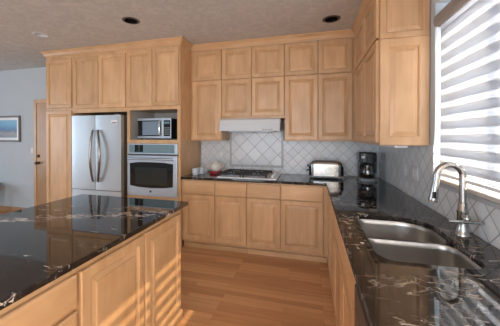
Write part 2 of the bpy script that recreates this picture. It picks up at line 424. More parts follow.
# ------------------------------------------------------------------ room shell
b = MB(); b.box(-6.6, 2.75, -7.7, 0.2, -0.1, 0.0); tag(b.build('floor', FLOOR), 'brown oak plank floor', 'floor', kind='structure')
CANS = [(-0.277, -1.240), (1.811, -0.712), (-1.600, -1.190)]
circ = lambda c, r, n=24: [(c[0]+r*math.cos(2*PI*i/n), c[1]+r*math.sin(2*PI*i/n)) for i in range(n)]
tag(shape2d('ceiling', [(-6.6, -7.7), (2.75, -7.7), (2.75, 0.2), (-6.6, 0.2)], [circ(c, 0.072) for c in CANS], H, H+0.02, CEIL), 'grey knockdown plaster ceiling', 'ceiling', kind='structure')
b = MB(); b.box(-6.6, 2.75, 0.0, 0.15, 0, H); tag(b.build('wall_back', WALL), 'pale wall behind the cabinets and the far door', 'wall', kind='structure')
# right wall with the kitchen window
WY0, WY1, WZ0, WZ1 = -3.30, -1.545, 1.125, 2.36
b = MB()
b.box(XR, XR+0.16, -4.1, WY0, 0, H); b.box(XR, XR+0.16, -7.7, -6.9, 0, H); b.box(XR, XR+0.16, -6.9, -4.1, 0, 0.12); b.box(XR, XR+0.16, -6.9, -4.1, 2.3, H); b.box(XR, XR+0.16, WY1, 0.0, 0, H)
b.box(XR, XR+0.16, WY0, WY1, 0, WZ0); b.box(XR, XR+0.16, WY0, WY1, WZ1, H)
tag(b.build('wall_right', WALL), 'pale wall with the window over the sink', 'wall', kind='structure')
b = MB()
b.box(-6.5, -6.34, -7.7, -5.4, 0, H); b.box(-6.5, -6.34, -1.8, 0, 0, H); b.box(-6.5, -6.34, -5.4, -1.8, 0, 0.35); b.box(-6.5, -6.34, -5.4, -1.8, 2.35, H)
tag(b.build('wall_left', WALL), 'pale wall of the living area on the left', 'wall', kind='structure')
b = MB()
b.box(-6.34, -1.6, -7.5, -7.34, 0, H); b.box(2.2, XR, -7.5, -7.34, 0, H); b.box(-1.6, 2.2, -7.5, -7.34, 0, 0.3); b.box(-1.6, 2.2, -7.5, -7.34, 2.4, H)
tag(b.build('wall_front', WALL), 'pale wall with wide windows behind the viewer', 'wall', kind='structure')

def window(name, kind, plane, u0, u1, v0, v1, mulls, label, fm=WHITE, fw=0.05):
    f = Face(kind, plane)
    root = thing(name, f.pt((u0+u1)/2, v0, 0), label, 'window', kind='structure')
    b = MB(); f.box(b, u0, u1, v0, v0+fw, -0.03, 0.03); f.box(b, u0, u1, v1-fw, v1, -0.03, 0.03)
    f.box(b, u0, u0+fw, v0+fw, v1-fw, -0.03, 0.03); f.box(b, u1-fw, u1, v0+fw, v1-fw, -0.03, 0.03)
    for a in mulls: f.box(b, a-0.033, a+0.033, v0+fw, v1-fw, -0.028, 0.028)
    b.build('window_frame', fm, root)
    b = MB(); f.box(b, u0+fw, u1-fw, v0+fw, v1-fw, -0.004, 0.004); b.build('glass_pane', GLASS, root)
    return root
window('window_1', '-x', XR+0.125, WY0+0.002, WY1-0.002, WZ0+0.002, WZ1-0.002, [-2.12, -2.72], 'white framed window over the sink behind a striped shade')
window('window_2', '-y', -7.42, -1.598, 2.198, 0.302, 2.398, [-0.33, 0.93], 'wide window behind the viewer')
window('added_side_window', '-x', XR+0.08, -6.898, -4.102, 0.122, 2.298, [-5.5], 'added wide window on the sink wall behind the viewer')  # unseen window, added to go with the side fill
window('window_3', '-x', -6.42, -5.398, -1.802, 0.352, 2.348, [-4.2, -3.0], 'wide window of the living area on the left')
# sill of the kitchen window and its lining
b = MB(); b.box(XR-0.022, XR+0.09, WY0+0.003, WY1-0.003, WZ0+0.001, WZ0+0.022, 0.003); tag(b.build('trim_1', SILLM), 'beige sill under the window over the sink', 'window sill', kind='structure')

# far door in the back wall
door = thing('door_1', (-2.83, -0.02, 0), 'brown wooden door in the pale wall left of the tall cabinets', 'door', kind='structure')
b = MB(); b.box(-3.285, -3.225, -0.022, -0.001, 0.0, 2.10, 0.004); b.box(-2.43, -2.37, -0.022, -0.001, 0, 2.10, 0.004); b.box(-3.225, -2.43, -0.022, -0.001, 2.035, 2.10, 0.004); b.build('door_casing', MV, door)
b = MB(); b.box(-3.224, -2.431, -0.012, -0.002, 0.005, 2.034); leaf = b.build('door_leaf', DOORWOOD, door)
b = MB(); b.lathe((-3.175, -0.012, 0.945), [(0.030, 0), (0.030, 0.006), (0.012, 0.010), (0.012, 0.035), (0.026, 0.042), (0.030, 0.055), (0.022, 0.068), (0, 0.072)], 18, (0, -1, 0)); b.build('door_knob', BRONZE, leaf, True)
b = MB(); b.lathe((-3.180, -0.012, 1.070), [(0.028, 0), (0.028, 0.012), (0.020, 0.018), (0, 0.019)], 18, (0, -1, 0)); b.build('deadbolt', BRONZE, leaf, True)
b = MB(); b.box(-6.3, -3.287, -0.016, -0.001, 0.0, 0.10, 0.004); tag(b.build('baseboard_back', DOORWOOD), 'brown baseboard along the pale wall left of the door', 'baseboard', kind='structure')

# ------------------------------------------------------------------ tiled splashback (fixed to the walls)
XA, XB = 0.46, 1.235
b = MB()
b.box(0.022, XA-0.001, -0.009, -0.001, CT+0.001, 1.371); b.box(XB+0.001, XR-0.011, -0.009, -0.001, CT+0.001, 1.371)
b.box(XA-0.001, XB+0.001, -0.009, -0.001, CT+0.001, 0.992)
tag(b.build('backsplash', TILE_BACK), 'pale small diamond tile splashback behind the cooktop and toaster', 'backsplash', kind='structure')
fr = thing('tile_panel', ((XA+XB)/2, -0.005, 0.99), 'framed panel of large pale diamond tiles above the cooktop', 'tile panel', kind='structure')
b = MB(); b.box(XA+0.028, XB-0.028, -0.009, -0.001, 1.022, 1.52); b.build('tile_field', TILE_BIG, fr)
b = MB(); b.box(XA, XA+0.027, -0.014, -0.001, 0.993, 1.52, 0.003); b.box(XB-0.027, XB, -0.014, -0.001, 0.993, 1.52, 0.003); b.box(XA+0.027, XB-0.027, -0.014, -0.001, 0.993, 1.021, 0.003)
b.build('tile_border', LINER, fr)
b = MB(); b.box(XR-0.009, XR-0.001, -1.545, -0.010, CT+0.001, 1.371); b.box(XR-0.009, XR-0.001, -3.28, -1.545, CT+0.001, 1.095)
tag(b.build('backsplash', TILE_RIGHT), 'grey diamond tile splashback along the sink wall', 'backsplash', kind='structure')
b = MB(); b.box(XR-0.013, XR-0.001, -3.28, -1.546, 1.096, 1.122, 0.003); tag(b.build('trim_2', LINER), 'grey tile edging under the window sill', 'trim', kind='structure')

# ------------------------------------------------------------------ tall cabinet bank on the left
YT = -0.643
FT = Face('-y', YT)
def carcass_bank(b, x0, x1, z0, z1, yb=-0.003): b.box(x0, x1, YT+0.019, yb, z0, z1)
pan = thing('pantry_cabinet', (-1.95, -0.32, 0), 'tall narrow maple pantry cabinet left of the refrigerator', 'cabinet')
b = MB(); b.box(-2.205, -1.704, YT, -0.003, 0.10, 2.60); b.box(-2.205, -1.704, YT+0.05, -0.003, 0.0, 0.10); b.build('carcass', MV, pan)
panel_door(FT, 'door', -2.188, -1.722, 1.842, 2.555, pan)
panel_door(FT, 'door', -2.188, -1.722, 0.125, 1.80, pan)

rf = thing('refrigerator_cabinet', (-1.25, -0.32, 1.76), 'maple double door cabinet above the refrigerator', 'cabinet')
b = MB(); b.box(-1.703, -0.7985, YT, -0.003, 1.765, 2.60); b.build('carcass', MV, rf)
panel_door(FT, 'door', -1.690, -1.255, 1.825, 2.555, rf)
panel_door(FT, 'door', -1.247, -0.812, 1.825, 2.555, rf)

ov = thing('oven_cabinet', (-0.4, -0.32, 0), 'tall maple cabinet holding the wall oven and microwave', 'cabinet')
b = MB()
X0, X1 = -0.797, -0.001
b.box(X0, X0+0.020, YT+0.02, -0.003, 0.10, 2.60)
b.box(X0+0.02, X1-0.02, YT+0.02, -0.003, 1.79, 1.81); b.box(X0+0.02, X1-0.02, YT+0.02, -0.003, 1.36, 1.383)
b.box(X0+0.02, X1-0.02, YT+0.02, -0.003, 0.60, 0.62)
b.box(X0+0.02, X1-0.02, -0.02, -0.003, 0.10, 2.60)
b.box(X0, X1, YT+0.05, -0.003, 0.0, 0.10)
b.build('carcass', MV, ov)
b = MB()
b.box(X0, X0+0.045, YT, YT+0.0195, 0.10, 2.60); b.box(X1-0.045, X1, YT, YT+0.0195, 0.10, 2.60)
b.box(X0+0.045, X1-0.045, YT, YT+0.0195, 1.779, 2.60); b.box(X0+0.045, X1-0.045, YT, YT+0.0195, 1.336, 1.383)
b.box(X0+0.045, X1-0.045, YT, YT+0.0195, 0.10, 0.64)
b.build('face_frame', MV, ov)
b = MB(); b.box(X1-0.020, X1, YT+0.02, -0.003, 0.0, 2.60); b.build('side_panel', MV, ov)
b = MB(); b.box(X0+0.0205, X0+0.0235, YT+0.021, -0.022, 1.384, 1.789); b.box(X1-0.0235, X1-0.0205, YT+0.021, -0.022, 1.384, 1.789)
b.box(X0+0.024, X1-0.024, -0.0245, -0.0205, 1.384, 1.789); b.box(X0+0.024, X1-0.024, YT+0.021, -0.025, 1.3835, 1.386); b.build('niche_lining', NICHE, ov)
panel_door(FT, 'door', X0+0.012, -0.403, 1.825, 2.565, ov)
panel_door(FT, 'door', -0.396, X1-0.018, 1.825, 2.565, ov)
panel_door(FT, 'drawer', X0+0.012, X1-0.018, 0.13, 0.59, ov)

# crown along a path, mitred
def crown(name, path, label, dx=0.052, z0=2.598, z1=H-0.002):
    prof = [(0.001, z0), (0.010, z0), (0.012, z0+0.014), (0.020, z0+0.020), (0.030, z0+0.042), (dx-0.008, z0+0.060), (dx-0.004, z0+0.064), (dx, z0+0.066), (dx, z1), (0.001, z1)]
    P = [Vector((x, y, 0)) for x, y in path]; rings = []
    for i, p in enumerate(P):
        dirs = []
        if i > 0: dirs.append((p-P[i-1]).normalized())
        if i < len(P)-1: dirs.append((P[i+1]-p).normalized())
        ns = [Vector((d.y, -d.x, 0)) for d in dirs]      # outward: right-hand side of travel
        if len(ns) == 2:
            n = (ns[0]+ns[1]); n = n/n.dot(ns[0])
        else: n = ns[0]
        rings.append([Vector((p.x, p.y, 0)) + n*d + Vector((0, 0, z)) for d, z in prof])
    b = MB(); b.rings(rings); return tag(b.build(name, MX), label, 'crown molding')
crown('crown_molding', [(-2.206, -0.01), (-2.206, YT), (0.0, YT), (0.0, -0.39)], 'maple crown molding on top of the tall cabinets by the refrigerator')
YU = -0.33
XU = XR-0.335
crown('crown_molding', [(0.0005, YU), (XU, YU), (XU, -1.452), (XR-0.003, -1.452)], 'maple crown molding on the wall cabinets around the corner')

# ------------------------------------------------------------------ wall cabinets
FU = Face('-y', YU)
def wall_cab(x0, x1, z0, label, doors, sides=(0, 0)):
    t = thing('wall_cabinet', ((x0+x1)/2, YU/2, z0), label, 'cabinet', 'maple wall cabinets')
    b = MB(); b.box(x0, x1, YU, -0.012, z0, 2.597); b.build('carcass', MV, t)
    for u0, u1, v0, v1 in doors: panel_door(FU, 'door', u0, u1, v0, v1, t)
    return t
wall_cab(0.002, 0.4505, 1.372, 'narrow maple wall cabinet beside the oven cabinet, left of the hood', [(0.030, 0.447, 1.384, 2.179), (0.030, 0.447, 2.188, 2.587)])
wall_cab(0.4515, 1.2825, 1.662, 'short maple wall cabinet with four doors above the range hood', [(0.455, 0.857, 1.690, 2.179), (0.864, 1.279, 1.690, 2.179), (0.455, 0.857, 2.188, 2.587), (0.864, 1.279, 2.188, 2.587)])
wall_cab(1.2835, XU-0.001, 1.372, 'wide four door maple wall cabinet above the toaster', [(1.287, 1.682, 1.384, 2.179), (1.689, 2.074, 1.384, 2.179), (1.287, 1.682, 2.188, 2.587), (1.689, 2.074, 2.188, 2.587)])
FR = Face('-x', XU)
t = thing('wall_cabinet', (XU+0.16, -0.9, 1.36), 'deep corner maple wall cabinet on the right wall beside the window', 'cabinet', 'maple wall cabinets')
b = MB(); b.box(XU, XR-0.003, -1.449, -0.012, 1.362, 2.597); b.build('carcass', MV, t)
for v0, v1 in ((1.384, 2.173), (2.190, 2.587)):
    panel_door(FR, 'door', -0.930, -0.385, v0, v1, t); panel_door(FR, 'door', -1.443, -0.938, v0, v1, t)
FE = Face('-y', -1.450)
panel_door(FE, 'end_panel', XU+0.001, XR-0.004, 1.362, 2.170, t, sw=0.071, th=0.0225)
panel_door(FE, 'end_panel', XU+0.001, XR-0.004, 2.171, 2.596, t, sw=0.048, th=0.0225)

# ------------------------------------------------------------------ range hood
hd = thing('range_hood', (0.86, -0.24, 1.50), 'white range hood under the short cabinet above the cooktop', 'range hood')
b = MB()
x0, x1 = 0.462, 1.238
prof = [(-0.012, 1.660), (-0.40, 1.660), (-0.440, 1.640), (-0.482, 1.506), (-0.478, 1.496), (-0.012, 1.512)]
b.rings([[Vector((x0, y, z)) for y, z in prof], [Vector((x1, y, z)) for y, z in prof]])
b.build('hood_body', HOODW, hd)
b = MB(); b.box(0.56, 1.15, -0.40, -0.08, 1.490, 1.4975, 0.002); b.build('filter', STEEL_X, hd)
b = MB()
for k in range(4):
    b = MB(); b.box(1.02+k*0.035, 1.045+k*0.035, -0.486, -0.479, 1.511, 1.520, 0.001); b.build('switch', GREYPL, hd)

# ------------------------------------------------------------------ base cabinets, back run
YB = -0.61
FB = Face('-y', YB)
def base_cab(x0, x1, label, doors):
    t = thing('base_cabinet', ((x0+x1)/2, -0.31, 0), label, 'cabinet', 'maple base cabinets')
    b = MB(); b.box(x0, x1, YB, -0.003, 0.092, 0.882); b.build('carcass', MV, t)
    b = MB(); b.box(x0, x1, YB+0.060, -0.05, 0.0, 0.091); b.build('toe_kick', MX, t)
    b = MB(); b.box(x0, x1, YB+0.040, YB+0.0595, 0.0, 0.058, 0.004); b.build('base_molding', MX, t)
    for u0, u1 in doors:
        panel_door(FB, 'door', u0, u1, 0.120, 0.692, t); slab_front(FB, 'drawer', u0, u1, 0.700, 0.866, t)
base_cab(0.002, 0.858, 'maple base cabinet with two drawers beside the oven cabinet', [(0.036, 0.456), (0.462, 0.856)])
base_cab(0.860, 1.7815, 'maple base cabinet with two drawers at the inside corner under the cooktop end', [(0.863, 1.264), (1.270, 1.738)])

# right run
XF = 1.796
FX = Face('-x', XF)
def side_cab(y0, y1, label, fronts):
    t = thing('base_cabinet', (2.1, (y0+y1)/2, 0), label, 'cabinet', 'maple base cabinets')
    b = MB()   # open box so the sink bowls hang free inside
    b.box(XF, XF+0.02, y0, y1, 0.105, 0.882); b.box(XF+0.02, XR-0.012, y0, y0+0.018, 0.105, 0.882); b.box(XF+0.02, XR-0.012, y1-0.018, y1, 0.105, 0.882)
    b.box(XF+0.02, XR-0.012, y0+0.018, y1-0.018, 0.105, 0.123); b.build('carcass', MV, t)
    b = MB(); b.box(XF+0.012, XF+0.03, y0, y1, 0.0, 0.104); b.build('toe_kick', MY, t)
    for u0, u1 in fronts:
        panel_door(FX, 'door', u0, u1, 0.120, 0.688, t); slab_front(FX, 'drawer', u0, u1, 0.706, 0.865, t)
side_cab(-1.62, -0.633, 'maple base cabinet on the right run next to the inside corner', [(-1.135, -0.70), (-1.61, -1.145)])
side_cab(-2.615, -1.622, 'maple sink base cabinet under the double sink', [(-2.105, -1.635), (-2.605, -2.115)])
dw = thing('dishwasher', (2.1, -2.92, 0), 'dark steel dishwasher under the worktop at the right of the sink base', 'dishwasher')
b = MB(); b.box(1.79, XR-0.02, -3.215, -2.622, 0.10, 0.878); b.build('body', DKGREY, dw)
b = MB(); b.box(1.763, 1.789, -3.213, -2.624, 0.12, 0.79, 0.004); b.build('door', DKSTEEL, dw)
b = MB(); b.box(1.763, 1.789, -3.213, -2.624, 0.793, 0.876, 0.004); b.build('control_panel', DKGREY, dw)
b = MB(); b.box(1.83, XR-0.02, -3.20, -2.64, 0.0, 0.099); b.build('toe_kick', BLACK, dw)
b = MB(); b.box(XF, XR-0.003, -3.245, -3.222, 0.0, 0.882); tag(b.build('end_panel', MV), 'maple end panel beside the dishwasher', 'panel')

# ------------------------------------------------------------------ worktops
SX0, SX1, SY0, SY1 = 1.884, 2.286, -2.470, -1.797
SR = (0.075, 0.085, 0.17, 0.075)
hole = round_rect(SX0, SX1, SY0, SY1, SR)
XE = 1.7655
outer = [(0.003, -0.010), (0.003, -0.645), (XE-0.02, -0.645), (XE-0.006, -0.651), (XE, -0.665), (XE, -3.27), (XR-0.010, -3.27), (XR-0.010, -0.010)]
tag(shape2d('worktop', outer, [hole], 0.883, CT, GRANITE, 0.004), 'polished black granite worktop turning the corner around the sink', 'worktop')
IX0, IX1, IY0, IY1 = -0.375, 0.667, -3.62, -1.785
outer = round_rect(IX0, IX1, IY0, IY1, 0.008, 3)
tag(shape2d('worktop', outer, [], 0.885, CT, GRANITE_ISLAND, 0.004), 'polished black granite top of the kitchen island', 'worktop')

# ------------------------------------------------------------------ island
isl = thing('kitchen_island', (0.15, -2.7, 0), 'maple kitchen island with doors and drawers under a black granite top', 'island')
FI = Face('+x', 0.620)
b = MB(); b.box(-0.14, 0.620, -3.56, -1.835, 0.10, 0.884); b.box(-0.14, 0.600, -3.56, -1.855, 0.0, 0.10); b.build('carcass', MV, isl)
panel_door(FI, 'door', -2.310, -1.862, 0.122, 0.842, isl, label='')
panel_door(FI, 'door', -2.776, -2.326, 0.122, 0.842, isl)
for v0, v1 in ((0.700, 0.843), (0.415, 0.684), (0.122, 0.399)):
    slab_front(FI, 'drawer', -3.52, -2.792, v0, v1, isl)
def molding_prof(d, z): return d, z
b = MB()
mp_ = [(0.0, 0.0), (0.034, 0.0), (0.034, 0.06), (0.030, 0.075), (0.020, 0.083), (0.016, 0.098), (0.010, 0.104), (0.0, 0.104)]
path = [(0.6005, -3.56), (0.6005, -1.8545), (-0.14, -1.8545)]
P = [Vector((x, y, 0)) for x, y in path]
nn = [Vector((1, 0, 0)), Vector((1, 1, 0)), Vector((0, 1, 0))]
b.rings([[p + n*d + Vector((0, 0, z)) for d, z in mp_] for p, n in zip(P, nn)])
b.build('base_molding', MY, isl)

# ------------------------------------------------------------------ refrigerator
fg = thing('refrigerator', (-1.24, -0.38, 0), 'stainless french door refrigerator between the pantry and the oven cabinet', 'refrigerator')
RX0, RX1 = -1.640, -0.826
b = MB(); b.box(RX0+0.004, RX1-0.004, -0.665, -0.04, 0.03, 1.70, 0.004); b.box(RX0+0.03, RX1-0.03, -0.62, -0.08, 0.0, 0.03); b.build('cabinet_shell', FRIDGESIDE, fg)
def bowed(b, x0, x1, z0, z1, ybk, yf, bow=0.012, n=10):
    R = []
    for i in range(n+1):
        t = i/n; x = x0+(x1-x0)*t
        y = yf + bow*(2*t-1)**4
        R.append([Vector((x, ybk, z0)), Vector((x, y, z0)), Vector((x, y, z1)), Vector((x, ybk, z1))])
    b.rings(R)
xm = (RX0+RX1)/2+0.035
xm = -1.239
for k, (x0, x1) in enumerate(((RX0, xm-0.003), (xm+0.003, RX1))):
    b = MB(); bowed(b, x0, x1, 0.700, 1.715, -0.668, -0.735, 0.006); d = b.build('door', STEEL_V, fg, 30)
    hx = -1.258 if k == 0 else -1.170
    b = MB(); pts = []; 
    for i in range(17):
        t = i/16; z = 0.815 + t*0.70
        a = math.sin(PI*t)
        pts.append((hx + (-0.008 if k == 0 else 0.058)*a, -0.750 - 0.042*a**0.7, z))
    b.tube(pts, [0.013+0.004*math.sin(PI*i/16) for i in range(17)], 12); b.build('handle', HANDLE, d, True)
b = MB(); bowed(b, RX0, RX1, 0.075, 0.692, -0.668, -0.735, 0.010, 16); d = b.build('freezer_drawer', STEEL_V, fg, 30)
b = MB(); b.tube([(RX0+0.10, -0.74, 0.60), (RX0+0.11, -0.775, 0.60), (RX0+0.2, -0.79, 0.60), (RX1-0.2, -0.79, 0.60), (RX1-0.11, -0.775, 0.60), (RX1-0.10, -0.74, 0.60)], 0.012, 12); b.build('handle', CHROME, d, True)
b = MB()
for x in (RX0+0.05, RX1-0.11):
    b = MB(); b.box(x, x+0.06, -0.72, -0.66, 1.7155, 1.728, 0.003); b.build('hinge_cover', GREYPL, fg)
st = MB(); st.box(-0.975, -0.875, -0.7385, -0.736, 1.590, 1.648); s = st.build('sticker', PAPER, fg)
tag(s, 'small white printed sticker')
st = MB(); st.box(-0.955, -0.885, -0.7392, -0.7387, 1.602, 1.616); st.box(-0.968, -0.955, -0.7392, -0.7387, 1.596, 1.606); st.build('print', INK, s)

# ------------------------------------------------------------------ wall oven
wo = thing('wall_oven', (-0.40, -0.35, 0.645), 'stainless wall oven with a dark window below the microwave', 'oven')
OX0, OX1 = -0.768, -0.032
b = MB(); b.box(-0.75, -0.048, -0.620, -0.05, 0.645, 1.33); b.build('oven_body', DKGREY, wo)
b = MB(); b.box(OX0, OX1, -0.672, -0.6445, 1.196, 1.334, 0.004); cp = b.build('control_panel', STEEL_X, wo)
b = MB(); b.box(OX0+0.030, OX1-0.040, -0.6745, -0.6725, 1.212, 1.320); gl = b.build('panel_glass', BLUEGLASS, cp)
b = MB(); b.box(-0.655, -0.592, -0.6765, -0.675, 1.222, 1.316); b.box(-0.585, -0.528, -0.6765, -0.675, 1.222, 1.316, 0.0005); b.build('display', BLACKGLASS, gl)
b = MB()
for i in range(9):
    for j in range(2):
        b = MB(); b.box(-0.49+i*0.042, -0.468+i*0.042, -0.6757, -0.675, 1.245+j*0.034, 1.257+j*0.034); b.build('button', GREYPL, gl)
b = MB(); b.box(OX0, OX1, -0.655, -0.6445, 1.160, 1.194); b.build('vent_strip', DKGREY, wo)
b = MB(); b.box(OX0, OX1, -0.680, -0.6445, 0.665, 1.178, 0.005); od = b.build('door', STEEL_X, wo)
b = MB()
tp = [(-0.725, 1.075), (-0.60, 1.090), (-0.41, 1.094), (-0.22, 1.090), (-0.086, 1.075)]
bt = [(-0.090, 0.780), (-0.22, 0.763), (-0.41, 0.755), (-0.60, 0.763), (-0.722, 0.780)]
ol = tp+bt
b.rings([[Vector((x, -0.6805, z)) for x, z in ol], [Vector((x, -0.683, z)) for x, z in ol]]); b.build('door_glass', BLACKGLASS, od)
b = MB(); b.box(-0.64, -0.165, -0.6845, -0.6832, 0.800, 1.020); b.build('window', DARKGLASS, od)
b = MB(); b.tube([(-0.72, -0.682, 1.135), (-0.72, -0.725, 1.138), (-0.66, -0.735, 1.138), (-0.14, -0.735, 1.138), (-0.085, -0.725, 1.138), (-0.085, -0.682, 1.135)], 0.013, 12); b.build('handle', STEEL_X, od, True)
b = MB(); b.lathe((-0.413, -0.680, 0.712), [(0.016, 0), (0.016, 0.003), (0, 0.003)], 18, (0, -1, 0)); b.build('badge', INK, od)
b = MB(); b.box(OX0, OX1, -0.660, -0.6445, 0.645, 0.663); b.build('bottom_vent', STEEL_X, wo)

# ------------------------------------------------------------------ microwave
mw = thing('microwave', (-0.45, -0.36, 1.387), 'steel and black microwave in the grey niche above the oven', 'microwave')
MX0, MX1, MYF = -0.706, -0.190, -0.550
b = MB(); b.box(MX0+0.004, MX1-0.002, MYF+0.022, -0.16, 1.402, 1.672, 0.004); b.build('casing', BLACK, mw)
b = MB(); b.box(MX0, -0.305, MYF, MYF+0.021, 1.402, 1.676, 0.004); d = b.build('door', STEEL_X, mw)
b = MB(); b.box(MX0+0.008, -0.330, MYF-0.003, MYF-0.0003, 1.432, 1.645, 0.001); wdw = b.build('door_glass', BLACKGLASS, d)
b = MB(); b.box(-0.622, -0.368, MYF-0.0045, MYF-0.0033, 1.446, 1.632); b.build('window', MWGLASS, wdw)
b = MB(); b.tube([(-0.345, MYF-0.0, 1.44), (-0.345, MYF-0.028, 1.45), (-0.345, MYF-0.030, 1.54), (-0.345, MYF-0.028, 1.63), (-0.345, MYF, 1.64)], 0.010, 10); b.build('handle', CHROME, d, True)
b = MB(); b.box(-0.303, MX1, MYF, MYF+0.021, 1.402, 1.676, 0.004); cp = b.build('control_panel', STEEL_X, mw)
b = MB(); b.box(-0.296, MX1+(-0.008), MYF-0.003, MYF-0.0003, 1.432, 1.645, 0.001); pg = b.build('panel_glass', BLACKGLASS, cp)
b = MB()
for i in range(3):
    for j in range(4):
        b = MB(); b.box(-0.283+i*0.028, -0.263+i*0.028, MYF-0.0042, MYF-0.0032, 1.450+j*0.028, 1.466+j*0.028); b.build('button', GREYPL, pg)
b = MB(); b.box(-0.285, -0.208, MYF-0.0042, MYF-0.0032, 1.595, 1.625); b.build('display', BLUEGLASS, pg)
b = MB()
for x in (MX0+0.04, MX1-0.05):
    for y in (MYF+0.05, -0.21):
        b = MB(); b.lathe((x, y, 1.3865), [(0.012, 0), (0.012, 0.0153)], 10); b.build('foot', BLACK, mw)

# ------------------------------------------------------------------ sink
sk = thing('kitchen_sink', (2.085, -2.13, 0.69), 'stainless double bowl sink set under the granite below the window', 'sink')
b = MB()
ZR = 0.8825
div = -2.135
def bowl(b, x0, x1, y0, y1, r, depth):
    n = 8
    def rr(i): return tuple(max(0.02, q-i) for q in r)
    R = []
    for ins, z in ((-0.016, ZR), (0.0, ZR), (0.003, ZR-0.004), (0.006, ZR-0.03), (0.012, ZR-depth+0.05), (0.022, ZR-depth+0.018), (0.045, ZR-depth+0.002), (0.075, ZR-depth)):
        R.append([Vector((x, y, z)) for x, y in round_rect(x0+ins, x1-ins, y0+ins, y1-ins, rr(ins), n)])
    b.rings(R, cap0=False)
bowl(b, SX0-0.006, SX1+0.006, div+0.010, SY1+0.006, (0.06, 0.07, 0.165, 0.07), 0.19)
bowl(b, SX0-0.006, SX1+0.006, SY0-0.006, div-0.010, (0.07, 0.08, 0.07, 0.06), 0.20)
sb = b.build('basin', SINKSTEEL, sk, 50)
for y, zz in ((-1.97, 0.6925), (-2.31, 0.6825)):
    b = MB(); b.lathe((2.085, y, zz), [(0.045, 0.0005), (0.045, 0.003), (0.036, 0.004), (0.030, 0.0015), (0.0, 0.001)], 24); b.build('drain', CHROME, sb, True)

# faucet
fc = thing('kitchen_faucet', (2.368, -2.06, CT), 'brushed nickel gooseneck faucet with a side lever standing behind the sink', 'faucet')
FY = -2.06
b = MB(); b.lathe((2.370, FY, CT), [(0.034, 0.0005), (0.034, 0.006), (0.028, 0.014), (0.0245, 0.060), (0.0235, 0.115), (0.025, 0.118), (0.025, 0.128), (0.0215, 0.132), (0.0205, 0.165), (0.017, 0.170)], 28); b.build('faucet_body', NICKEL, fc, True)
b = MB(); pts = [(2.370, FY, 1.083)]+[(2.370, FY, 1.083+0.14*i/5) for i in range(1, 6)]
for i in range(1, 19):
    a = PI*i/18*0.97
    pts.append((2.3115+0.0585*math.cos(a), FY, 1.223+0.0585*math.sin(a)))
lx, lz = pts[-1][0], pts[-1][2]
pts.append((lx-0.004, FY, lz-0.04))
b.tube(pts, 0.0155, 16); b.build('spout', NICKEL, fc, True)
b = MB()
p0 = Vector((lx-0.0045, FY, lz-0.0405)); dv = Vector((-0.13, 0, -1)).normalized()
b.lathe(p0, [(0.0170, 0.0), (0.0175, 0.004), (0.0180, 0.04), (0.0215, 0.085), (0.0225, 0.103), (0.0215, 0.107), (0.0, 0.107)], 22, dv); hdp = b.build('spray_head', NICKEL, fc, True)
q = p0 + dv*0.065 + Vector((-0.006, -0.021, 0)); b = MB(); b.box(q.x-0.008, q.x+0.008, q.y-0.003, q.y+0.004, q.z-0.022, q.z+0.014, 0.002); b.build('spray_button', BLACK, hdp)
b = MB(); b.sphere((2.372, FY-0.032, 1.010), 0.020); b.lathe((2.372, FY-0.014, 1.010), [(0.013, -0.008), (0.013, 0.012)], 16, (0, -1, 0)); b.build('handle_hub', NICKEL, fc, True)
b = MB(); b.tube([(2.283, FY-0.062, 0.998), (2.30, FY-0.062, 0.999), (2.420, FY-0.062, 1.001), (2.432, FY-0.062, 1.001)], [0.006, 0.0075, 0.0075, 0.006], 12); b.tube([(2.372, FY-0.046, 1.004), (2.372, FY-0.058, 0.997)], 0.008, 10); b.build('lever', NICKEL, fc, True)

# ------------------------------------------------------------------ window shade
sh = thing('window_shade', (XR+0.03, -2.42, 1.17), 'white striped roller shade over the sink window', 'window shade')
SY_A, SY_B = -3.25, -1.588
b = MB()
prof = [(XR+0.070, 2.182), (XR-0.002, 2.182), (XR-0.020, 2.196), (XR-0.026, 2.225), (XR-0.020, 2.256), (XR-0.002, 2.272), (XR+0.070, 2.272)]
b.rings([[Vector((x, SY_A, z)) for x, z in prof], [Vector((x, SY_B+0.012, z)) for x, z in prof]]); b.build('headrail', SHADE, sh)
b = MB(); b.box(XR+0.010, XR+0.012, SY_A+0.01, SY_B-0.01, 1.185, 2.182); b.build('sheer_panel', SHEER, sh)
z = 1.215
vb = None
while z < 2.17:
    b = MB()
    # each vane a shallow curved strip hanging behind the sheer
    prof = [(XR+0.0135+0.016*math.sin(PI*i/6), z+0.046*i/6) for i in range(7)]
    prof2 = [(x+0.0012, zz) for x, zz in reversed(prof)]
    pr = prof+prof2
    b.rings([[Vector((x, SY_A+0.012, zz)) for x, zz in pr], [Vector((x, SY_B-0.012, zz)) for x, zz in pr]])
    b.build('vane', VANE, sh, 60)
    b = MB(); b.box(XR+0.0085, XR+0.0098, SY_A+0.011, SY_B-0.011, z+0.046, z+0.049); b.build('seam', SHADE, sh)
    z += 0.0885
b = MB(); b.box(XR+0.006, XR+0.020, SY_A+0.005, SY_B-0.005, 1.165, 1.184, 0.003); b.build('bottom_rail', ENAMEL, sh)
b = MB(); b.tube([(XR-0.005, -1.585, 2.20), (XR-0.008, -1.580, 1.80), (XR-0.010, -1.572, 1.46), (XR-0.010, -1.560, 1.36)], 0.003, 8); b.build('pull_cord', ENAMEL, sh)

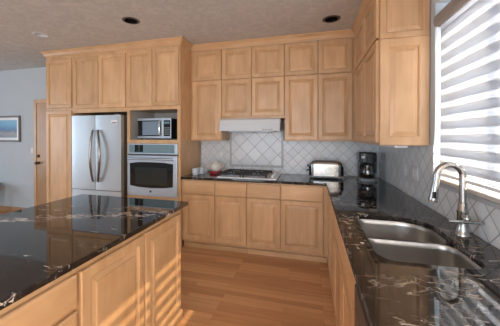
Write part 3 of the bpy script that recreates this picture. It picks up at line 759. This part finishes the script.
# ------------------------------------------------------------------ cooktop
ck = thing('gas_cooktop', (0.86, -0.35, CT), 'white and steel gas cooktop with black grates set in the back worktop', 'cooktop')
b = MB(); b.box(0.478, 1.215, -0.605, -0.095, CT+0.0005, CT+0.016, 0.005); b.build('cooktop_deck', ENAMEL, ck)
BURN = [(0.625, -0.47), (0.625, -0.23), (0.945, -0.47), (0.945, -0.23)]
for x, y in BURN:
    b = MB(); b.lathe((x, y, CT+0.0165), [(0.062, 0), (0.058, 0.004), (0.040, 0.006), (0.040, 0.014), (0.036, 0.015)], 22); bu = b.build('burner', STEEL_X, ck, True)
    b = MB(); b.lathe((x, y, CT+0.032), [(0.034, 0), (0.034, 0.007), (0.028, 0.009), (0, 0.009)], 22); b.build('burner_cap', IRON, bu, True)
for cx in (0.625, 0.945):
    b = MB(); z0, z1 = CT+0.040, CT+0.054
    b.box(cx-0.150, cx-0.136, -0.585, -0.115, z0, z1, 0.003); b.box(cx+0.136, cx+0.150, -0.585, -0.115, z0, z1, 0.003)
    for y in (-0.585, -0.357, -0.129): b.box(cx-0.150, cx+0.150, y, y+0.014, z0, z1, 0.003)
    for y in (-0.47, -0.23):
        b.box(cx-0.145, cx-0.042, y-0.006, y+0.006, z0, z1+0.004, 0.002); b.box(cx+0.042, cx+0.145, y-0.006, y+0.006, z0, z1+0.004, 0.002)
        b.box(cx-0.006, cx+0.006, y-0.11, y-0.042, z0, z1+0.004, 0.002); b.box(cx-0.006, cx+0.006, y+0.042, y+0.11, z0, z1+0.004, 0.002)
    for sx in (-0.150, 0.136):
        for y in (-0.585, -0.129): b.box(cx+sx, cx+sx+0.014, y, y+0.014, CT+0.0165, z0+0.002)
    b.build('grate', IRON, ck)
for k in range(4):
    b = MB(); b.lathe((1.158, -0.50+0.105*k, CT+0.0165), [(0.026, 0), (0.026, 0.004), (0.020, 0.007), (0.018, 0.026), (0.015, 0.029), (0, 0.029)], 18); b.build('knob', ENAMEL, ck, True)

# ------------------------------------------------------------------ things on the worktop
tv = MB(); tv.lathe((0.330, -0.235, CT), [(0.082, 0.0005), (0.092, 0.010), (0.092, 0.026), (0.084, 0.032), (0.0, 0.030)], 28)
tag(tv.build('trivet', RED, None, True), 'round red trivet under the teapot', 'trivet')
tz = CT+0.0325
tp_ = thing('teapot', (0.330, -0.235, tz), 'white round teapot on the red trivet', 'teapot')
b = MB(); b.lathe((0.330, -0.235, tz), [(0.044, 0.0005), (0.056, 0.008), (0.078, 0.036), (0.083, 0.062), (0.074, 0.092), (0.052, 0.112), (0.036, 0.118), (0.034, 0.121), (0, 0.121)], 32); b.build('pot_body', CERAMIC, tp_, True)
b = MB(); b.lathe((0.330, -0.235, tz+0.1212), [(0.034, 0), (0.030, 0.008), (0.012, 0.014), (0.008, 0.018), (0.013, 0.026), (0.010, 0.033), (0, 0.035)], 22); b.build('lid', CERAMIC, tp_, True)
b = MB(); b.tube([(0.402, -0.235, tz+0.045), (0.425, -0.235, tz+0.060), (0.440, -0.235, tz+0.085), (0.455, -0.235, tz+0.112)], [0.018, 0.014, 0.010, 0.008], 12); b.build('spout', PINKCER, tp_, True)
b = MB(); b.tube([(0.258, -0.235, tz+0.095), (0.232, -0.235, tz+0.105), (0.210, -0.235, tz+0.092), (0.206, -0.235, tz+0.066), (0.222, -0.235, tz+0.042), (0.250, -0.235, tz+0.034)], 0.0075, 10); b.build('handle', PINKCER, tp_, True)

def cup(x, y, label):
    t = thing('cup', (x, y, CT), label, 'cup', 'pale cups on the back worktop')
    b = MB(); b.lathe((x, y, CT), [(0.030, 0.0005), (0.036, 0.004), (0.044, 0.045), (0.046, 0.088), (0.043, 0.089), (0.040, 0.045), (0.032, 0.010), (0, 0.008)], 24); b.build('cup_body', BLUECUP, t, True)
    b = MB(); b.tube([(x+0.044, y-0.004, CT+0.070), (x+0.066, y-0.008, CT+0.068), (x+0.072, y-0.008, CT+0.045), (x+0.060, y-0.006, CT+0.026), (x+0.042, y-0.004, CT+0.026)], 0.005, 8); b.build('handle', BLUECUP, t, True)
    return t
c1 = cup(0.120, -0.455, 'pale cup standing nearest the front edge at the left end of the back worktop')
copy_tree(c1, (0.158, -0.335, CT), 'pale cup standing behind another cup, nearer the red trivet')

# toaster
ts = thing('toaster', (1.78, -0.27, CT), 'long chrome toaster against the tiled wall', 'toaster')
TX0, TX1 = 1.590, 1.972
b = MB(); b.box(TX0-0.005, TX1+0.005, -0.345, -0.175, CT+0.012, CT+0.034, 0.008); b.build('toaster_base', GREYPL, ts)
b = MB()
R = []
for z, i in [(CT+0.0345, 0.0), (1.070, 0.0)]+[(1.070+0.060*math.sin(a*PI/16), 1-math.cos(a*PI/16)) for a in range(1, 9)]:
    R.append([Vector((px, py, z)) for px, py in round_rect(TX0+0.060*i, TX1-0.060*i, -0.338+0.030*i, -0.182-0.030*i, 0.055-0.030*i, 8)])
b.rings(R); bd = b.build('chrome_shell', TOASTER, ts, 50)
b = MB()
for y in (-0.285, -0.245): b.box(TX0+0.07, TX1-0.07, y, y+0.022, 1.1285, 1.1315)
b.build('slot', BLACK, bd)
for x0, x1 in ((TX0-0.012, TX0-0.0005), (TX1+0.0005, TX1+0.010)):
    b = MB(); b.box(x0, x1, -0.320, -0.200, CT+0.036, 1.062, 0.004); b.build('end_cap', BLACK, ts)
b = MB(); b.box(TX0-0.042, TX0-0.0125, -0.285, -0.235, CT+0.085, CT+0.103, 0.004); b.build('lever', BLACK, ts)
b = MB(); b.lathe((TX0-0.0125, -0.26, CT+0.150), [(0.016, 0), (0.015, 0.018), (0, 0.019)], 14, (-1, 0, 0)); b.build('knob', BLACK, ts, True)
b = MB()
for x in (TX0+0.04, TX1-0.04):
    for y in (-0.32, -0.20):
        b = MB(); b.lathe((x, y, CT+0.0005), [(0.012, 0), (0.012, 0.0135)], 10); b.build('foot', BLACK, ts)
# coffee maker
cm = thing('coffee_maker', (2.245, -0.24, CT), 'black drip coffee maker with a glass carafe in the worktop corner', 'coffee maker')
CX, CY = 2.245, -0.245
b = MB()
R = [[Vector((x, y, z)) for x, y in round_rect(CX-0.100*s, CX+0.100*s, CY-0.165, CY+0.105, (0.07*s, 0.07*s, 0.03, 0.03), 6)] for z, s in ((CT+0.0005, 1.0), (CT+0.020, 1.0), (CT+0.030, 0.95))]
b.rings(R); b.build('base', GREYPL, cm, 40)
b = MB(); b.box(CX-0.088, CX+0.088, CY+0.015, CY+0.100, CT+0.0305, CT+0.222, 0.012); b.build('water_tank', BLACK, cm)
b = MB(); R = [[Vector((x, y, z)) for x, y in round_rect(CX-0.096, CX+0.096, CY-0.125, CY+0.103, (0.06, 0.06, 0.02, 0.02), 6)] for z in (CT+0.2225, CT+0.318)]
R.append([Vector((x, y, CT+0.326)) for x, y in round_rect(CX-0.088, CX+0.088, CY-0.115, CY+0.095, (0.055, 0.055, 0.02, 0.02), 6)])
b.rings(R); hdc = b.build('brew_head', BLACK, cm, 40)
b = MB(); b.box(CX-0.074, CX-0.040, CY-0.1275, CY-0.1245, CT+0.262, CT+0.288, 0.001); b.build('badge', PAPER, hdc)
b = MB(); b.lathe((CX, CY-0.072, CT+0.032), [(0.060, 0), (0.071, 0.010), (0.080, 0.050), (0.074, 0.100), (0.058, 0.135), (0.058, 0.145), (0.055, 0.145), (0.055, 0.135), (0.070, 0.100), (0.076, 0.050), (0.067, 0.013), (0, 0.004)], 28); cf = b.build('carafe', CARAFE, cm, True)
b = MB(); b.lathe((CX, CY-0.072, CT+0.1775), [(0.059, 0), (0.059, 0.008), (0.040, 0.011), (0, 0.011)], 24); b.build('carafe_lid', BLACK, cf, True)
b = MB(); b.lathe((CX, CY-0.072, CT+0.0365), [(0.062, 0), (0.073, 0.030), (0.0735, 0.040), (0, 0.040)], 24); b.build('coffee', DARKWOOD, cf, True)
b = MB(); b.tube([(CX-0.045, CY-0.112, CT+0.172), (CX-0.070, CY-0.150, CT+0.168), (CX-0.082, CY-0.165, CT+0.120), (CX-0.066, CY-0.138, CT+0.075)], 0.009, 10); b.build('carafe_handle', BLACK, cf, True)
b = MB(); b.box(CX+0.0985, CX+0.1005, CY-0.06, CY+0.08, CT+0.09, CT+0.30); b.build('water_gauge', GREYPL, hdc)
# cord
b = MB(); b.tube([(1.99, -0.15, CT+0.055), (2.015, -0.12, CT+0.045), (2.05, -0.10, CT+0.020), (2.10, -0.095, CT+0.009), (2.135, -0.09, CT+0.012)], 0.0042, 8)
tag(b.build('power_cord', GREYPL, None, True), 'grey power cord lying between the toaster and the coffee maker', 'cord')

# outlets
def plate(F, u, v, w_, h_, label, rocker, name='wall_outlet', cat='outlet'):
    t = thing(name, F.pt(u, v-h_/2, 0), label, cat, 'wall plates')
    b = MB(); F.box(b, u-w_/2, u+w_/2, v-h_/2, v+h_/2, 0.0005, 0.006, 0.0015); pl = b.build('cover_plate', PLATE, t)
    for k in range(rocker[1]):
        uu = u + (k-(rocker[1]-1)/2)*0.046
        if rocker[0] == 'switch':
            b = MB(); F.box(b, uu-0.015, uu+0.015, v-0.032, v+0.032, 0.0062, 0.0085, 0.001); b.build('rocker', WHITE, t)
        else:
            for dz in (-0.020, 0.020):
                b = MB(); F.box(b, uu-0.016, uu+0.016, v+dz-0.013, v+dz+0.013, 0.0062, 0.0078, 0.001); so = b.build('socket', WHITE, t)
                b = MB(); F.box(b, uu-0.008, uu-0.005, v+dz-0.006, v+dz+0.006, 0.0079, 0.0084); F.box(b, uu+0.005, uu+0.008, v+dz-0.006, v+dz+0.006, 0.0079, 0.0084); b.build('slot', DKGREY, so)
FWB = Face('-y', -0.009); FWR = Face('-x', XR-0.009); FW0 = Face('-y', 0.0)
plate(FWB, 0.110, 1.165, 0.072, 0.115, 'white outlet plate on the tiles nearest the oven cabinet', ('outlet', 1))
plate(FWB, 0.330, 1.165, 0.072, 0.115, 'white switch plate on the tiles above the teapot', ('switch', 1), 'light_switch', 'switch')
plate(FWB, 1.700, 1.165, 0.072, 0.115, 'white outlet plate on the tiles behind the toaster', ('outlet', 1))
plate(FWR, -0.965, 1.130, 0.072, 0.115, 'narrow white outlet plate on the sink wall nearest the coffee maker', ('outlet', 1))
plate(FWR, -1.215, 1.130, 0.118, 0.115, 'wide white switch plate on the sink wall below the end of the wall cabinet', ('switch', 2), 'light_switch', 'switch')
plate(FW0, -3.345, 1.165, 0.072, 0.115, 'white light switch on the pale wall beside the far door', ('switch', 1), 'light_switch', 'switch')
# under-cabinet light
ul = thing('cabinet_light', (2.27, -1.1, 1.346), 'slim white light bar under the right wall cabinet', 'light')
b = MB(); b.box(2.225, 2.315, -1.42, -0.85, 1.344, 1.3605, 0.003); b.build('housing', ENAMEL, ul)
b = MB(); b.box(2.232, 2.308, -1.41, -0.86, 1.341, 1.3435, 0.001); b.build('diffuser', CERAMIC, ul)

# ------------------------------------------------------------------ recessed ceiling lights
LBL = ['recessed ceiling light with a dark baffle in front of the tall cabinets', 'recessed ceiling light with a dark baffle near the corner wall cabinets', 'recessed ceiling light with a pale inside above the pantry cabinet']
for (x, y), lb, bm_ in zip(CANS, LBL, (BLACK, BLACK, HOODW)):
    t = thing('recessed_light', (x, y, H-0.006), lb, 'ceiling light', 'recessed ceiling lights')
    b = MB(); b.lathe((x, y, H), [(0.068, -0.0005), (0.068, -0.006), (0.080, -0.006), (0.092, -0.0015), (0.092, -0.0005)], 32)
    b.bm.faces.ensure_lookup_table(); bmesh.ops.delete(b.bm, geom=[f for f in b.bm.faces if len(f.verts) > 4], context='FACES')
    b.build('trim_ring', HOODW if bm_ is HOODW else DKGREY, t, True)
    b = MB(); b.lathe((x, y, H), [(0.067, -0.005), (0.066, 0.01), (0.058, 0.09), (0.0, 0.095)], 28)
    b.bm.faces.ensure_lookup_table(); bmesh.ops.delete(b.bm, geom=[f for f in b.bm.faces if len(f.verts) > 4 and f.calc_center_median().z < H+0.05], context='FACES')
    b.build('baffle', bm_, t, True)
    b = MB(); b.lathe((x, y, H+0.088), [(0.030, 0.0), (0.046, -0.02), (0.046, -0.035), (0.030, -0.045), (0.0, -0.047)], 20); b.build('bulb', CERAMIC if bm_ is HOODW else GREYPL, t, True)

# ------------------------------------------------------------------ far left: picture and table
pc = thing('picture_frame', (-3.95, -0.01, 1.324), 'framed blue seascape picture hanging on the pale wall left of the door', 'picture')
PX0, PX1, PZ0, PZ1 = -4.30, -3.622, 1.324, 1.815
b = MB()
for x0, x1, z0, z1 in ((PX0, PX1, PZ0, PZ0+0.03), (PX0, PX1, PZ1-0.03, PZ1), (PX0, PX0+0.03, PZ0+0.03, PZ1-0.03), (PX1-0.03, PX1, PZ0+0.03, PZ1-0.03)):
    b.box(x0, x1, -0.030, -0.001, z0, z1, 0.003)
b.build('frame', FRAMEW, pc)
b = MB(); b.box(PX0+0.031, PX1-0.031, -0.012, -0.002, PZ0+0.031, PZ1-0.031); mt = b.build('mat_board', ENAMEL, pc)
b = MB(); b.box(PX0+0.085, PX1-0.085, -0.0135, -0.0123, 1.405, 1.735); b.build('print', ART, mt)
tb = thing('side_table', (-4.32, -0.33, 0), 'dark wooden side table at the far left edge below the picture', 'table')
b = MB(); b.box(-4.58, -3.96, -0.55, -0.12, 0.53, 0.56, 0.004); b.build('tabletop', DARKWOOD, tb)
for x in (-4.565, -4.025):
    for y in (-0.535, -0.185): b = MB(); b.box(x, x+0.05, y, y+0.05, 0.0, 0.529, 0.003); b.build('leg', DARKWOOD, tb)
b = MB(); b.box(-4.51, -4.03, -0.52, -0.15, 0.44, 0.529); b.build('apron', DARKWOOD, tb)
